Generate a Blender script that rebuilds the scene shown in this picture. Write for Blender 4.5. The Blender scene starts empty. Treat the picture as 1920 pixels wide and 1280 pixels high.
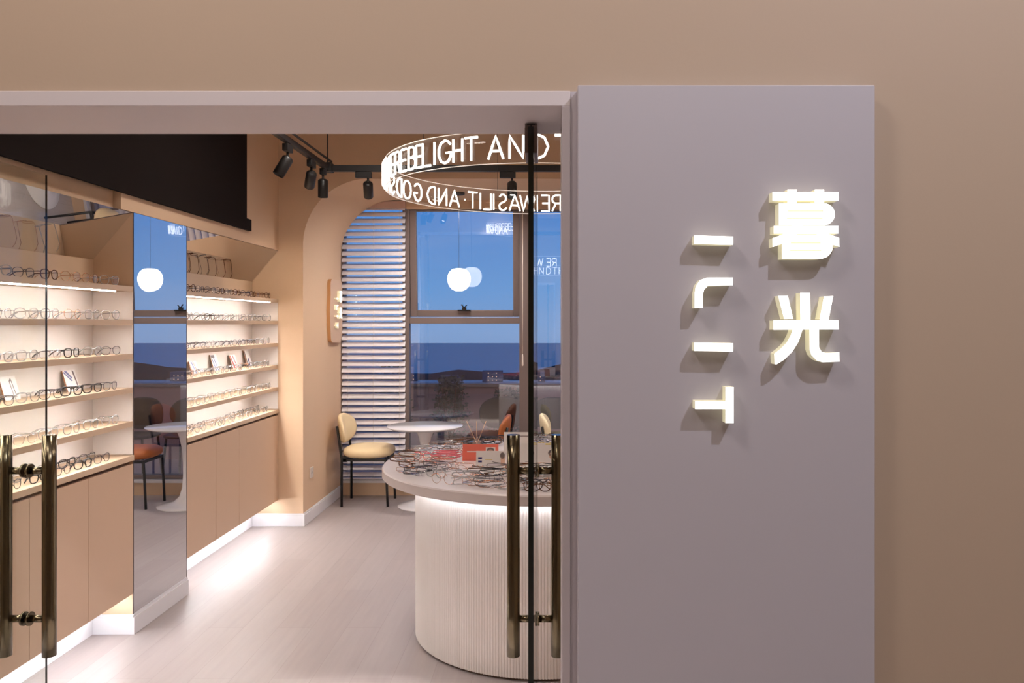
import bpy, bmesh, math, random
from mathutils import Vector, Matrix
random.seed(7)
PI = math.pi
C = bpy.context.scene.collection

# ------------------------------------------------------------------ camera, view, world, lights
F = 1500.0; CX = 1035.0; CY = 605.0; EYE = 1.6      # focal length in pixels of a 1920 frame
cam_d = bpy.data.cameras.new('camera'); cam = bpy.data.objects.new('camera', cam_d); C.objects.link(cam)
cam.location = (0, 0, EYE); cam.rotation_euler = (PI/2, 0, 0)
cam_d.sensor_width = 36; cam_d.lens = F/1920*36
cam_d.shift_x = -(CX-960)/1920; cam_d.shift_y = -(640-CY)/1920
cam_d.clip_start = 0.05; cam_d.clip_end = 3000
S = bpy.context.scene
S.camera = cam
S.view_settings.view_transform = 'Standard'; S.view_settings.look = 'None'
S.view_settings.gamma = 1; S.view_settings.exposure = 0.0; S.view_settings.use_curve_mapping = False
try:
    S.cycles.transparent_max_bounces = 24; S.cycles.max_bounces = 10; S.cycles.glossy_bounces = 6
    S.cycles.sample_clamp_indirect = 6.0
except Exception: pass

def srgb(r, g, b):
    f = lambda c: (c/255/12.92) if c/255 <= .04045 else ((c/255+.055)/1.055)**2.4
    return (f(r), f(g), f(b), 1)

def at(px, py, D):
    return Vector(((px-CX)/F*D, D, EYE-(py-CY)/F*D))

w = bpy.data.worlds.new('dusk_sky'); S.world = w; w.use_nodes = True
nt = w.node_tree; nt.nodes.clear()
out = nt.nodes.new('ShaderNodeOutputWorld'); bg = nt.nodes.new('ShaderNodeBackground')
tc = nt.nodes.new('ShaderNodeTexCoord'); sx = nt.nodes.new('ShaderNodeSeparateXYZ')
mr = nt.nodes.new('ShaderNodeMapRange'); mr.inputs['From Min'].default_value = -.2; mr.inputs['From Max'].default_value = .6
rp = nt.nodes.new('ShaderNodeValToRGB')
el = rp.color_ramp.elements
el[0].position = 0.0; el[0].color = srgb(70, 85, 120)
el[1].position = 1.0; el[1].color = srgb(38, 82, 150)
for p, c in ((.235, (128, 165, 212)), (.30, (104, 158, 216)), (.42, (76, 138, 210)), (.62, (56, 116, 192))):
    e = el.new(p); e.color = srgb(*c)
mp = nt.nodes.new('ShaderNodeMapping'); mp.inputs['Scale'].default_value = (1.2, 1.2, 7)
nz = nt.nodes.new('ShaderNodeTexNoise'); nz.inputs['Scale'].default_value = 2.2; nz.inputs['Detail'].default_value = 4
mx = nt.nodes.new('ShaderNodeMixRGB'); mx.inputs['Color2'].default_value = srgb(158, 178, 214)
mr2 = nt.nodes.new('ShaderNodeMapRange'); mr2.inputs['From Min'].default_value = .5; mr2.inputs['From Max'].default_value = .8
mr2.inputs['To Max'].default_value = .45
L = nt.links.new
L(tc.outputs['Generated'], sx.inputs[0]); L(sx.outputs['Z'], mr.inputs['Value']); L(mr.outputs[0], rp.inputs[0])
L(tc.outputs['Generated'], mp.inputs[0]); L(mp.outputs[0], nz.inputs['Vector']); L(nz.outputs[0], mr2.inputs['Value'])
L(mr2.outputs[0], mx.inputs['Fac']); L(rp.outputs[0], mx.inputs['Color1']); L(mx.outputs[0], bg.inputs[0])
bg.inputs[1].default_value = 1.45; L(bg.outputs[0], out.inputs[0])

def light(name, kind, loc, energy, col, size=.2, target=None, spread=None, angle=None, blend=.5, size_y=None):
    d = bpy.data.lights.new(name, kind); d.energy = energy; d.color = col
    o = bpy.data.objects.new(name, d); C.objects.link(o); o.location = loc
    if kind == 'AREA':
        d.shape = 'RECTANGLE' if size_y else 'DISK'; d.size = size
        if size_y: d.size_y = size_y
        if spread: d.spread = math.radians(spread)
    else: d.shadow_soft_size = size
    if kind == 'SPOT':
        d.spot_size = math.radians(angle or 60); d.spot_blend = blend
    if target:
        o.rotation_euler = (Vector(target)-Vector(loc)).to_track_quat('-Z', 'Y').to_euler()
    return o
WARM = (1.0, .80, .60); NEUT = (1.0, .90, .82); COOL = (.93, .93, 1.0)
# corridor in front of the shop
light('corridor_downlight', 'SPOT', (1.85, .28, 4.3), 205, (.90, .89, 1.0), .05, (.3, 2.2, 1.0), angle=110, blend=1)
light('corridor_lamp', 'AREA', (-1.5, .55, 4.2), 35, (1.0, .87, .80), .8, (-1.2, 2.2, 2.3))
light('corridor_lamp', 'AREA', (.6, -1.2, 4.4), 36, (1.0, .90, .82), 1.6, (.6, .6, 0))
# recessed ceiling lights of the shop
for x, y, e in ((-1.0, 3.0, 9), (-1.15, 4.5, 14), (1.1, 3.4, 14), (1.2, 5.0, 18)):
    light('shop_downlight', 'AREA', (x, y, 3.22), e, (1.0, .90, .83), .35, (x, y, 0), spread=150)

light('entrance_fill_light', 'SPOT', (-.85, 2.85, 3.24), 900, (1.0, .93, .90), .05, (-.85, 2.55, 0), angle=40, blend=.6)  # added light; its bounce off the floor brightens the lintel underside
# added fill lights under the arch, brightening the blind and window bay
for x in (-.85, .75):
    light('arch_fill_light', 'AREA', (x, 6.78, 2.728), 19, (1.0, .92, .88), .16, (x-.15, 7.05, 0), spread=160)

# ------------------------------------------------------------------ materials
def mat(name, col, rough=.5, metal=0.0, emit=0.0, ecol=None, spec=.5, bump=None, var=None, coat=0):
    m = bpy.data.materials.new(name); m.use_nodes = True
    n = m.node_tree; b = n.nodes['Principled BSDF']
    b.inputs['Base Color'].default_value = col; b.inputs['Roughness'].default_value = rough
    b.inputs['Metallic'].default_value = metal; b.inputs['Specular IOR Level'].default_value = spec
    b.inputs['Coat Weight'].default_value = coat
    if emit:
        b.inputs['Emission Color'].default_value = ecol or col; b.inputs['Emission Strength'].default_value = emit
    if var or bump:
        t = n.nodes.new('ShaderNodeTexCoord'); z = n.nodes.new('ShaderNodeTexNoise')
        z.inputs['Scale'].default_value = (var or bump)[0]; z.inputs['Detail'].default_value = 4
        n.links.new(t.outputs['Object'], z.inputs['Vector'])
        if var:
            x = n.nodes.new('ShaderNodeMixRGB'); x.inputs['Color1'].default_value = col
            x.inputs['Color2'].default_value = tuple(c*var[1] for c in col[:3])+(1,)
            n.links.new(z.outputs[0], x.inputs['Fac']); n.links.new(x.outputs[0], b.inputs['Base Color'])
        if bump:
            u = n.nodes.new('ShaderNodeBump'); u.inputs['Strength'].default_value = bump[1]; u.inputs['Distance'].default_value = .002
            n.links.new(z.outputs[0], u.inputs['Height']); n.links.new(u.outputs[0], b.inputs['Normal'])
    return m

def glass_mat(name, tint, refl=.06, fres=1.0, rough=0.0, haze=0.0):
    m = bpy.data.materials.new(name); m.use_nodes = True
    n = m.node_tree; n.nodes.clear()
    o = n.nodes.new('ShaderNodeOutputMaterial'); t = n.nodes.new('ShaderNodeBsdfTransparent'); g = n.nodes.new('ShaderNodeBsdfGlossy')
    t.inputs[0].default_value = tint; g.inputs['Roughness'].default_value = rough
    fc = n.nodes.new('ShaderNodeLayerWeight'); fc.inputs['Blend'].default_value = .5
    lw = n.nodes.new('ShaderNodeMath'); lw.operation = 'POWER'; lw.inputs[1].default_value = 5
    n.links.new(fc.outputs['Facing'], lw.inputs[0])
    a = n.nodes.new('ShaderNodeMath'); a.operation = 'MULTIPLY_ADD'; a.inputs[1].default_value = fres; a.inputs[2].default_value = refl; a.use_clamp = True
    x = n.nodes.new('ShaderNodeMixShader')
    n.links.new(lw.outputs[0], a.inputs[0]); n.links.new(a.outputs[0], x.inputs[0])
    n.links.new(t.outputs[0], x.inputs[1]); n.links.new(g.outputs[0], x.inputs[2])
    last = x
    if haze:
        d = n.nodes.new('ShaderNodeBsdfDiffuse'); d.inputs[0].default_value = (.8, .8, .8, 1)
        y = n.nodes.new('ShaderNodeMixShader'); y.inputs[0].default_value = haze
        n.links.new(x.outputs[0], y.inputs[1]); n.links.new(d.outputs[0], y.inputs[2]); last = y
    n.links.new(last.outputs[0], o.inputs[0])
    return m

def floor_mat():
    m = bpy.data.materials.new('pale_wood_floor'); m.use_nodes = True
    n = m.node_tree; b = n.nodes['Principled BSDF']; k = n.links.new
    t = n.nodes.new('ShaderNodeTexCoord'); mp = n.nodes.new('ShaderNodeMapping'); mp.inputs['Rotation'].default_value = (0, 0, PI/2)
    br = n.nodes.new('ShaderNodeTexBrick'); br.inputs['Scale'].default_value = 1
    br.inputs['Brick Width'].default_value = 1.2; br.inputs['Row Height'].default_value = .18; br.inputs['Mortar Size'].default_value = .0012
    br.inputs['Color1'].default_value = srgb(172, 162, 160); br.inputs['Color2'].default_value = srgb(167, 156, 154)
    br.inputs['Mortar'].default_value = srgb(155, 144, 141)
    mp2 = n.nodes.new('ShaderNodeMapping'); mp2.inputs['Scale'].default_value = (14, .9, 1)
    nz = n.nodes.new('ShaderNodeTexNoise'); nz.inputs['Scale'].default_value = 3; nz.inputs['Detail'].default_value = 6
    x = n.nodes.new('ShaderNodeMixRGB'); x.blend_type = 'MULTIPLY'; x.inputs['Fac'].default_value = .22
    k(t.outputs['Object'], mp.inputs[0]); k(mp.outputs[0], br.inputs['Vector'])
    k(t.outputs['Object'], mp2.inputs[0]); k(mp2.outputs[0], nz.inputs['Vector'])
    k(br.outputs['Color'], x.inputs['Color1']); k(nz.outputs['Color'], x.inputs['Color2']); 
    hs = n.nodes.new('ShaderNodeRGBToBW'); k(nz.outputs['Color'], hs.inputs[0]); k(hs.outputs[0], x.inputs['Color2'])
    k(x.outputs[0], b.inputs['Base Color']); b.inputs['Roughness'].default_value = .42; b.inputs['Specular IOR Level'].default_value = .45
    return m

M = {}
M['floor'] = floor_mat()
M['wall'] = mat('beige_wall_paint', srgb(214, 184, 154), .75, bump=(120, .15))
M['facade'] = mat('beige_facade_paint', srgb(188, 168, 148), .7, bump=(90, .1))
M['ceiling'] = mat('ceiling_paint', srgb(178, 152, 128), .8)
M['corridor'] = mat('corridor_paint', srgb(206, 186, 165), .8)
M['corridor_floor'] = mat('corridor_stone', srgb(196, 184, 176), .35, var=(6, .93))
M['grey_metal'] = mat('grey_painted_metal', srgb(196, 190, 198), .42, var=(3, .97))
M['lintel'] = mat('lightened_lintel_metal', srgb(214, 207, 210), .45)  # door frame metal made lighter, standing for light on the lintel underside
M['panel'] = mat('grey_sign_panel', srgb(190, 187, 196), .4, var=(2, .97))
M['white'] = mat('white_baseboard', srgb(232, 230, 234), .4)
M['cream'] = mat('cream_laminate', srgb(238, 230, 224), .5)
M['wood'] = mat('beige_laminate', srgb(216, 190, 162), .42, var=(5, .96))
M['door_lam'] = mat('tan_cabinet_laminate', srgb(208, 178, 152), .42, var=(4, .97))
M['dark_gap'] = mat('brown_shadow_gap', srgb(96, 72, 54), .7)
M['gold_gap'] = mat('brass_edge_strip', srgb(190, 150, 84), .35, .7)
M['mirror'] = mat('silver_mirror', (.86, .87, .88, 1), 0.0, 1.0)
M['black'] = mat('black_felt_panel', (.012, .008, .007, 1), .95, spec=.15)
M['black_metal'] = mat('black_powder_coat', srgb(28, 26, 26), .42, spec=.4)
M['track'] = mat('black_track_plastic', srgb(24, 22, 22), .5)
M['bronze'] = mat('brushed_bronze_steel', srgb(108, 99, 80), .2, 1.0)
M['glass_edge'] = mat('dark_green_glass_edge', srgb(10, 18, 14), .15)
M['patch'] = mat('grey_hinge_metal', srgb(120, 108, 104), .35, .8)
M['door_glass'] = glass_mat('door_glass', (.955, .965, .945, 1), .03, .8)
M['window_glass'] = glass_mat('window_glass', (.95, .96, .98, 1), .20, .8)
M['acrylic'] = glass_mat('clear_acrylic', (.97, .97, .97, 1), .02, .3)
M['lens'] = glass_mat('clear_lens', (.96, .97, .975, 1), .06, 1.0)
M['frame'] = mat('taupe_window_aluminium', srgb(118, 104, 100), .45, .2)
M['blind'] = mat('pearl_blind_slat', srgb(232, 228, 234), .45)
M['led'] = mat('led_strip', (1, 1, 1, 1), .5, emit=66, ecol=(1.0, .955, .915, 1))
M['led_cool'] = mat('white_led_strip', (1, 1, 1, 1), .5, emit=26, ecol=(.95, .96, 1.0, 1))
M['led_floor'] = mat('white_plinth_strip', (1, 1, 1, 1), .5, emit=46, ecol=(.95, .96, 1.0, 1))
M['neon'] = mat('white_neon_tube', (1, 1, 1, 1), .4, emit=2.6, ecol=(1.0, .93, .84, 1))
M['rim'] = mat('lit_acrylic_edge', (.9, .85, .8, 1), .3, emit=.55, ecol=(1.0, .86, .74, 1))
M['letter_face'] = mat('lit_letter_face', (1, 1, 1, 1), .4, emit=2.6, ecol=(1.0, .98, .88, 1))
M['letter_side'] = mat('lit_letter_side', srgb(225, 218, 190), .5, emit=.35, ecol=(1.0, .95, .66, 1))
M['globe'] = mat('opal_glass_lamp', (1, 1, 1, 1), .3, emit=1.7, ecol=(1.0, .93, .80, 1))
M['counter_top'] = mat('warm_white_counter_top', srgb(206, 196, 194), .35, var=(3, .97))
M['counter_body'] = mat('white_fluted_panel', srgb(240, 234, 230), .5)
M['table'] = mat('white_lacquer', srgb(226, 224, 226), .10)
M['yellow_fabric'] = mat('pale_yellow_velvet', srgb(236, 214, 172), .85, bump=(200, .3))
M['cream_fabric'] = mat('cream_velvet', srgb(236, 222, 184), .85, bump=(200, .3))
M['orange_leather'] = mat('burnt_orange_leather', srgb(164, 92, 46), .5, bump=(200, .2))
M['coral'] = mat('coral_card', srgb(236, 118, 98), .5)
M['paper'] = mat('white_card', srgb(240, 236, 234), .45)
M['navy'] = mat('navy_print', srgb(40, 44, 110), .5)
M['skin'] = mat('skin_print', srgb(226, 186, 164), .6)
M['hair'] = mat('grey_print', srgb(120, 108, 106), .6)
M['yellow'] = mat('yellow_print', srgb(222, 196, 70), .5)
M['red_print'] = mat('dark_red_print', srgb(176, 70, 66), .5)
M['blue_print'] = mat('blue_grey_print', srgb(112, 122, 168), .5)
M['peach'] = mat('peach_print', srgb(226, 150, 118), .5)
M['kraft'] = mat('kraft_card_edge', srgb(160, 116, 84), .6)
M['reed'] = mat('reed_stick', srgb(232, 190, 150), .6)
M['amber'] = glass_mat('pink_glass', (.85, .62, .55, 1), .05, 1, haze=.2)
M['plastic'] = mat('white_plastic', srgb(226, 214, 202), .35)
M['terrace'] = mat('terrace_tile', srgb(180, 150, 142), .6, var=(8, .85))
M['parapet'] = mat('dark_parapet_render', srgb(196, 156, 150), .8, var=(6, .85))
M['cap'] = mat('parapet_cap_stone', srgb(160, 140, 130), .6)
M['leaf'] = mat('dark_green_leaf', srgb(92, 92, 78), .6)
M['pot'] = mat('clay_pot', srgb(120, 78, 62), .8)
M['sea'] = mat('dusk_sea', srgb(236, 226, 216), .6)
M['hill'] = mat('distant_woodland', srgb(34, 44, 48), .9, var=(.1, .7))
M['building'] = mat('distant_render', srgb(96, 96, 110), .8)
M['lit_window'] = mat('lit_window', (1, .7, .4, 1), .5, emit=1.1, ecol=(1.0, .62, .34, 1))
# spectacle frames
M['sp_crystal'] = glass_mat('crystal_acetate', (.88, .86, .86, 1), .12, 1.4, .05, haze=.28)
M['sp_black'] = mat('black_acetate', srgb(18, 16, 22), .2)
M['sp_gold'] = mat('rose_gold_wire', srgb(206, 160, 128), .22, 1.0)
M['sp_silver'] = mat('silver_wire', srgb(196, 196, 204), .18, 1.0)
M['sp_gunmetal'] = mat('gunmetal_wire', srgb(72, 68, 74), .28, .9)
M['sp_tortoise'] = mat('tortoiseshell_acetate', srgb(120, 74, 44), .25, var=(60, .3))
M['sp_pink'] = mat('rose_pink_acetate', srgb(222, 112, 122), .25)
M['sp_olive'] = mat('yellow_acetate', srgb(206, 186, 60), .25)

# ------------------------------------------------------------------ mesh helpers
class MB:
    def __init__(s): s.v = []; s.f = []; s.mi = []; s.sm = []
    def add(s, vs, fs, mi=0, smooth=False):
        n = len(s.v); s.v += [tuple(v) for v in vs]
        for f in fs: s.f.append(tuple(i+n for i in f)); s.mi.append(mi); s.sm.append(smooth)
        return s
    def box(s, x0, x1, y0, y1, z0, z1, mi=0):
        return s.add([(x0,y0,z0),(x1,y0,z0),(x1,y1,z0),(x0,y1,z0),(x0,y0,z1),(x1,y0,z1),(x1,y1,z1),(x0,y1,z1)],
              [(0,3,2,1),(4,5,6,7),(0,1,5,4),(1,2,6,5),(2,3,7,6),(3,0,4,7)], mi)
    def tube(s, pts, r, n=8, mi=0, closed=False, cap=True):
        pts = [Vector(p) for p in pts]; m = len(pts); rs = r if isinstance(r, (list, tuple)) else [r]*m
        vs = []; fs = []; prev = None
        for i, p in enumerate(pts):
            if closed: t = pts[(i+1) % m]-pts[i-1]
            else: t = pts[min(i+1, m-1)]-pts[max(i-1, 0)]
            t.normalize()
            if prev is None:
                a = Vector((0,0,1)) if abs(t.z) < .9 else Vector((1,0,0))
                u = t.cross(a).normalized()
            else:
                u = prev-t*prev.dot(t)
                u = u.normalized() if u.length > 1e-6 else t.orthogonal().normalized()
            prev = u; q = t.cross(u)
            for k in range(n):
                a = 2*PI*k/n; vs.append(p+(u*math.cos(a)+q*math.sin(a))*rs[i])
        for i in range(m if closed else m-1):
            j = (i+1) % m
            for k in range(n):
                k2 = (k+1) % n; fs.append((i*n+k, j*n+k, j*n+k2, i*n+k2))
        s.add(vs, fs, mi, True)
        if cap and not closed:
            b = len(s.v)-m*n
            s.f.append(tuple(b+k for k in range(n))[::-1]); s.mi.append(mi); s.sm.append(False)
            s.f.append(tuple(b+(m-1)*n+k for k in range(n))); s.mi.append(mi); s.sm.append(False)
        return s
    def lathe(s, prof, n=48, mi=0, cx=0, cy=0, smooth=True):
        vs = []; fs = []
        for r, z in prof:
            for k in range(n):
                a = 2*PI*k/n; vs.append((cx+r*math.cos(a), cy+r*math.sin(a), z))
        for i in range(len(prof)-1):
            for k in range(n):
                k2 = (k+1) % n; fs.append((i*n+k, i*n+k2, (i+1)*n+k2, (i+1)*n+k))
        return s.add(vs, fs, mi, smooth)
    def prism(s, poly, fn, d0, d1, mi=0, mi_side=None):
        # poly: 2D points; fn(a,b,d) -> 3D
        n = len(poly); vs = [fn(a, b, d0) for a, b in poly]+[fn(a, b, d1) for a, b in poly]
        ms = mi if mi_side is None else mi_side
        b = len(s.v); s.v += [tuple(v) for v in vs]
        s.f.append(tuple(b+i for i in range(n))); s.mi.append(mi); s.sm.append(False)
        s.f.append(tuple(b+n+i for i in range(n))[::-1]); s.mi.append(ms); s.sm.append(False)
        for i in range(n):
            j = (i+1) % n; s.f.append((b+i, b+n+i, b+n+j, b+j)); s.mi.append(ms); s.sm.append(False)
        return s
    def mesh(s, name, mats):
        me = bpy.data.meshes.new(name); me.from_pydata(s.v, [], s.f)
        for m in (mats if isinstance(mats, (list, tuple)) else [mats]): me.materials.append(m)
        for p, i, q in zip(me.polygons, s.mi, s.sm): p.material_index = i; p.use_smooth = q
        bm = bmesh.new(); bm.from_mesh(me)
        big = [f for f in bm.faces if len(f.verts) > 4]
        if big: bmesh.ops.triangulate(bm, faces=big)
        bmesh.ops.recalc_face_normals(bm, faces=bm.faces)
        bm.to_mesh(me); bm.free(); me.update()
        return me

def obj(name, mb, mats, parent=None, loc=(0,0,0), bevel=0, sub=0):
    o = bpy.data.objects.new(name, mb.mesh(name, mats) if isinstance(mb, MB) else mb); C.objects.link(o)
    o.location = loc
    if parent: o.parent = parent
    if bevel:
        b = o.modifiers.new('bevel', 'BEVEL'); b.width = bevel; b.segments = 2; b.limit_method = 'ANGLE'
    if sub:
        b = o.modifiers.new('subsurf', 'SUBSURF'); b.levels = sub; b.render_levels = sub
    return o
def tag(o, label, cat, group=None, kind=None):
    o['label'] = label; o['category'] = cat
    if group: o['group'] = group
    if kind: o['kind'] = kind
    return o
def thing(name, label, cat, loc=(0,0,0), rz=0, group=None):
    o = bpy.data.objects.new(name, None); C.objects.link(o); o.empty_display_size = .05
    o.location = loc; o.rotation_euler = (0, 0, rz)
    return tag(o, label, cat, group)
def struct(name, mb, m, parent=None, bevel=0, label=None):
    o = obj(name, mb, m, parent, bevel=bevel)
    if not parent: o['kind'] = 'structure'
    if label: o['label'] = label
    return o
def copy_tree(o, parent=None):
    c = o.copy(); C.objects.link(c)
    if parent: c.parent = parent
    for ch in list(o.children): copy_tree(ch, c)
    return c

# ------------------------------------------------------------------ the setting
XW = -2.155            # front plane of the display wall
XB = -2.36             # back plane of its niches
YA = 6.30              # front face of the arched wall
YW = 7.42              # window plinth face
YG = 7.50              # window plane
Y0, Y1 = 4.118, 4.72   # mirror column
ZT = 2.168             # top of niches and mirror
CEIL = 3.30

struct('floor', MB().box(-2.7, 2.6, 2.17, 7.6, -.05, 0), M['floor'], label='pale pinkish grey wood plank floor of the shop')
struct('floor_corridor', MB().box(-4.2, 4.2, -3, 2.169, -.05, 0), M['corridor_floor'])
struct('ceiling', MB().box(-2.7, 2.6, 2.48, 7.6, CEIL, CEIL+.06), M['ceiling'])
struct('ceiling_corridor', MB().box(-4.3, 4.3, -3.1, 2.47, 4.6, 4.66), M['corridor'])
struct('wall_back_corridor', MB().box(-4.2, 4.2, -3.1, -3, 0, 4.6), M['corridor'])
struct('wall_side_corridor', MB().box(-4.3, -4.2, -3, 2.3, 0, 4.6).box(4.2, 4.3, -3, 2.3, 0, 4.6), M['corridor'])
# shop front: one wall with the door opening
ZS = 2.187; XJ = .027; XJL = -2.06
struct('wall_front', MB().box(-4.2, 4.2, 2.178, 2.47, 2.226, 4.6).box(.055, 4.2, 2.178, 2.47, 0, 2.226).box(-4.2, XJL-.03, 2.178, 2.47, 0, 2.226),
       M['facade'], label='beige painted shop front wall around the doorway')
struct('trim_1', MB().box(XJL, .050, 2.165, 2.49, ZS, 2.228), M['lintel'], bevel=.002, label='grey metal lintel across the top of the doorway')
struct('trim_2', MB().box(XJ, .050, 2.163, 2.49, 0, ZS), M['grey_metal'], bevel=.002, label='narrow grey metal door jamb left of the sign board')
struct('trim_5', MB().box(.0505, .085, 2.1705, 2.1775, 0, 2.228), M['grey_metal'], label='recessed grey strip between door jamb and sign board')
struct('trim_3', MB().box(XJL-.028, XJL, 2.165, 2.49, 0, ZS), M['grey_metal'])

wl = MB()
wl.box(-2.6, -2.372, 2.49, YA, 0, ZT)                       # lower back
wl.box(-2.371, XW-.004, Y0+.001, Y1-.001, 0, ZT)            # mirror column
wl.box(-2.6, XW, 4.0, YA, ZT+.001, CEIL)                    # upper far
wl.box(-2.6, XW-.04, 2.49, 3.999, ZT+.001, CEIL)            # upper near, set back
struct('wall_left', wl, M['wall'], label='beige display wall on the left with upper fascia')
struct('wall_right', MB().box(2.4, 2.6, 2.49, 7.6, 0, CEIL), M['wall'])

# arched wall : deep opening with rounded corners
def arch():
    mb = MB(); xl, xr, zt, r = -1.96, 1.96, 2.735, .52; n = 24
    outl = [(xl, 0)]+[(xl+r-r*math.cos(a), zt-r+r*math.sin(a)) for a in [PI/2*i/n for i in range(n+1)]]
    outr = [(xr-r+r*math.sin(a), zt-r+r*math.cos(a)) for a in [PI/2*i/n for i in range(n+1)]]+[(xr, 0)]
    inner = outl+outr
    def proj(p):
        x, z = p
        if z < zt-r-1e-6: return (-2.6 if x < 0 else 2.4, z)
        if x < xl+r-1e-6: 
            return (-2.6, z) if (x-xl) < (zt-z) else (x, CEIL)
        if x > xr-r+1e-6:
            return (2.4, z) if (xr-x) < (zt-z) else (x, CEIL)
        return (x, CEIL)
    outer = [proj(p) for p in inner]
    for y, flip in ((YA, 0), (YW, 1)):
        vs = [(x, y, z) for x, z in inner]+[(x, y, z) for x, z in outer]
        n_ = len(inner); fs = []
        for i in range(n_-1):
            fs.append((i, i+1, n_+i+1, n_+i))
            a, b = outer[i], outer[i+1]
            if abs(a[0]-b[0]) > 1e-6 and abs(a[1]-b[1]) > 1e-6:   # fill the outer corner
                cx_ = -2.6 if a[0] < -2 else 2.4
                vs.append((cx_, y, CEIL)); fs.append((n_+i, n_+i+1, len(vs)-1))
        mb.add(vs, fs)
    vs = [(x, YA, z) for x, z in inner]+[(x, YW, z) for x, z in inner]; n_ = len(inner)
    b = len(mb.v); mb.v += vs
    for i in range(n_-1):
        mb.f.append((b+i, b+i+1, b+n_+i+1, b+n_+i)); mb.mi.append(0)
        mb.sm.append(True)
    return mb
o = struct('wall_back', arch(), M['wall'], label='beige wall with a deep rounded arch opening in front of the windows')
# lintel, plinth and cheeks of the window wall
struct('wall_window', MB().box(-1.355, 1.96, YW+.001, 7.6, 2.655, 2.735).box(-1.96, -1.355, 7.54, 7.6, 2.70, 2.735)
       .box(-1.96, 1.96, YW+.001, 7.6, 0, .12).box(-2.6, -1.96, YW+.001, 7.6, 0, CEIL).box(1.96, 2.6, YW+.001, 7.6, 0, CEIL)
       .box(-1.96, 1.96, YW+.001, 7.6, 2.736, CEIL), M['wall'])
struct('trim_4', MB().box(-1.955, 1.955, YW-.03, YG-.03, .121, .145), M['table'], label='white window sill ledge under the blind')

def base(name, a, b, nx, ny, label=None):
    (x0, y0), (x1, y1) = a, b
    mb = MB(); t = .014; n = Vector((nx, ny, 0)); 
    for z0, z1, tt in ((0.001, .088, t), (.088, .100, t*.6)):
        p = [Vector((x0, y0, z0)), Vector((x1, y1, z0))]
        vs = [p[0], p[1], p[1]+n*tt, p[0]+n*tt]; vs += [v+Vector((0, 0, z1-z0)) for v in vs]
        mb.add(vs, [(0,3,2,1),(4,5,6,7),(0,1,5,4),(1,2,6,5),(2,3,7,6),(3,0,4,7)])
    return struct(name, mb, M['white'], label=label)
base('baseboard_1', (-2.371, 2.5), (-2.371, Y0-.001), 1, 0)
base('baseboard_2', (-2.355, Y0), (XW-.003, Y0), 0, -1)
base('baseboard_3', (XW-.003, Y0-.013), (XW-.003, Y1), 1, 0, 'white baseboard under the tall mirror')
base('baseboard_4', (-2.371, Y1+.001), (-2.371, YA), 1, 0)
base('baseboard_5', (-2.355, YA), (-1.946, YA), 0, -1, 'white baseboard on the face of the arched wall')
base('baseboard_6', (-1.96, YA), (-1.96, YW), 1, 0, 'white baseboard running back inside the arch')

# ------------------------------------------------------------------ windows
def window(name, x0, x1, z0, z1, fw=.05, label=None):
    fr = MB().box(x0, x0+fw, YG-.04, YG+.04, z0, z1).box(x1-fw, x1, YG-.04, YG+.04, z0, z1)
    fr.box(x0+fw, x1-fw, YG-.04, YG+.04, z1-.012, z1).box(x0+fw, x1-fw, YG-.04, YG+.04, z0, z0+.035)
    w_ = struct(name, fr, M['frame'], label=label); w_['kind'] = 'structure'
    return w_
# tall bay behind the blind
w1 = window('window_1', -1.955, -1.375, .146, 2.72, fw=.02, label='window bay behind the horizontal blind')
obj('pane', MB().box(-1.935, -1.395, YG-.004, YG+.004, .181, 2.708), M['window_glass'], w1)
# bay with the top-hung sash above a fixed pane
XA, XE = -1.400+.03, -.20
w2 = MB().box(XA, XA+.038, YG-.045, YG+.045, .146, 2.655).box(-.305, XE, YG-.045, YG+.045, .146, 2.655)
w2.box(XA+.038, -.305, YG-.045, YG+.045, 1.592, 1.652).box(XA+.038, -.305, YG-.045, YG+.045, .146, .18)
w2 = struct('window_2', w2, M['frame'], bevel=.004, label='window bay with taupe frame, top-hung sash above and fixed pane below')
obj('pane', MB().box(XA+.038, -.305, YG-.004, YG+.004, .18, 1.592), M['window_glass'], w2)
sash = thing('sash', '', ''); 
for k in ('label', 'category'): del sash[k]
sash.parent = w2; sash.location = (0, YG-.02, 2.65); sash.rotation_euler = (math.radians(4.5), 0, 0)
sx0, sx1 = XA+.04, -.307
h = .995
obj('sash_frame', MB().box(sx0, sx0+.062, -.03, .02, -h, 0).box(sx1-.058, sx1, -.03, .02, -h, 0).box(sx0+.062, sx1-.058, -.03, .02, -h, -h+.062).box(sx0+.062, sx1-.058, -.03, .02, -.012, 0),
    M['frame'], sash, bevel=.004)
obj('pane', MB().box(sx0+.062, sx1-.058, -.006, .002, -h+.062, -.012), M['window_glass'], sash)
hd = MB().box(-.885, -.765, -.055, -.031, -h+.055, -h+.068).box(-.845, -.805, -.05, -.031, -h+.068, -h+.09)
hd.tube([(-.825, -.045, -h+.085), (-.85, -.05, -h+.118)], .006).tube([(-.825, -.045, -h+.085), (-.80, -.05, -h+.112)], .005)
obj('window_latch', hd, M['black_metal'], sash)
# fixed bays to the right
w3 = window('window_3', -.199, .98, .146, 2.655, label='tall fixed pane beyond the right glass door')
obj('pane', MB().box(-.149, .93, YG-.004, YG+.004, .181, 2.643), M['window_glass'], w3)
w4 = window('window_4', .981, 1.955, .146, 2.655)
obj('pane', MB().box(1.031, 1.905, YG-.004, YG+.004, .181, 2.643), M['window_glass'], w4)

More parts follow.
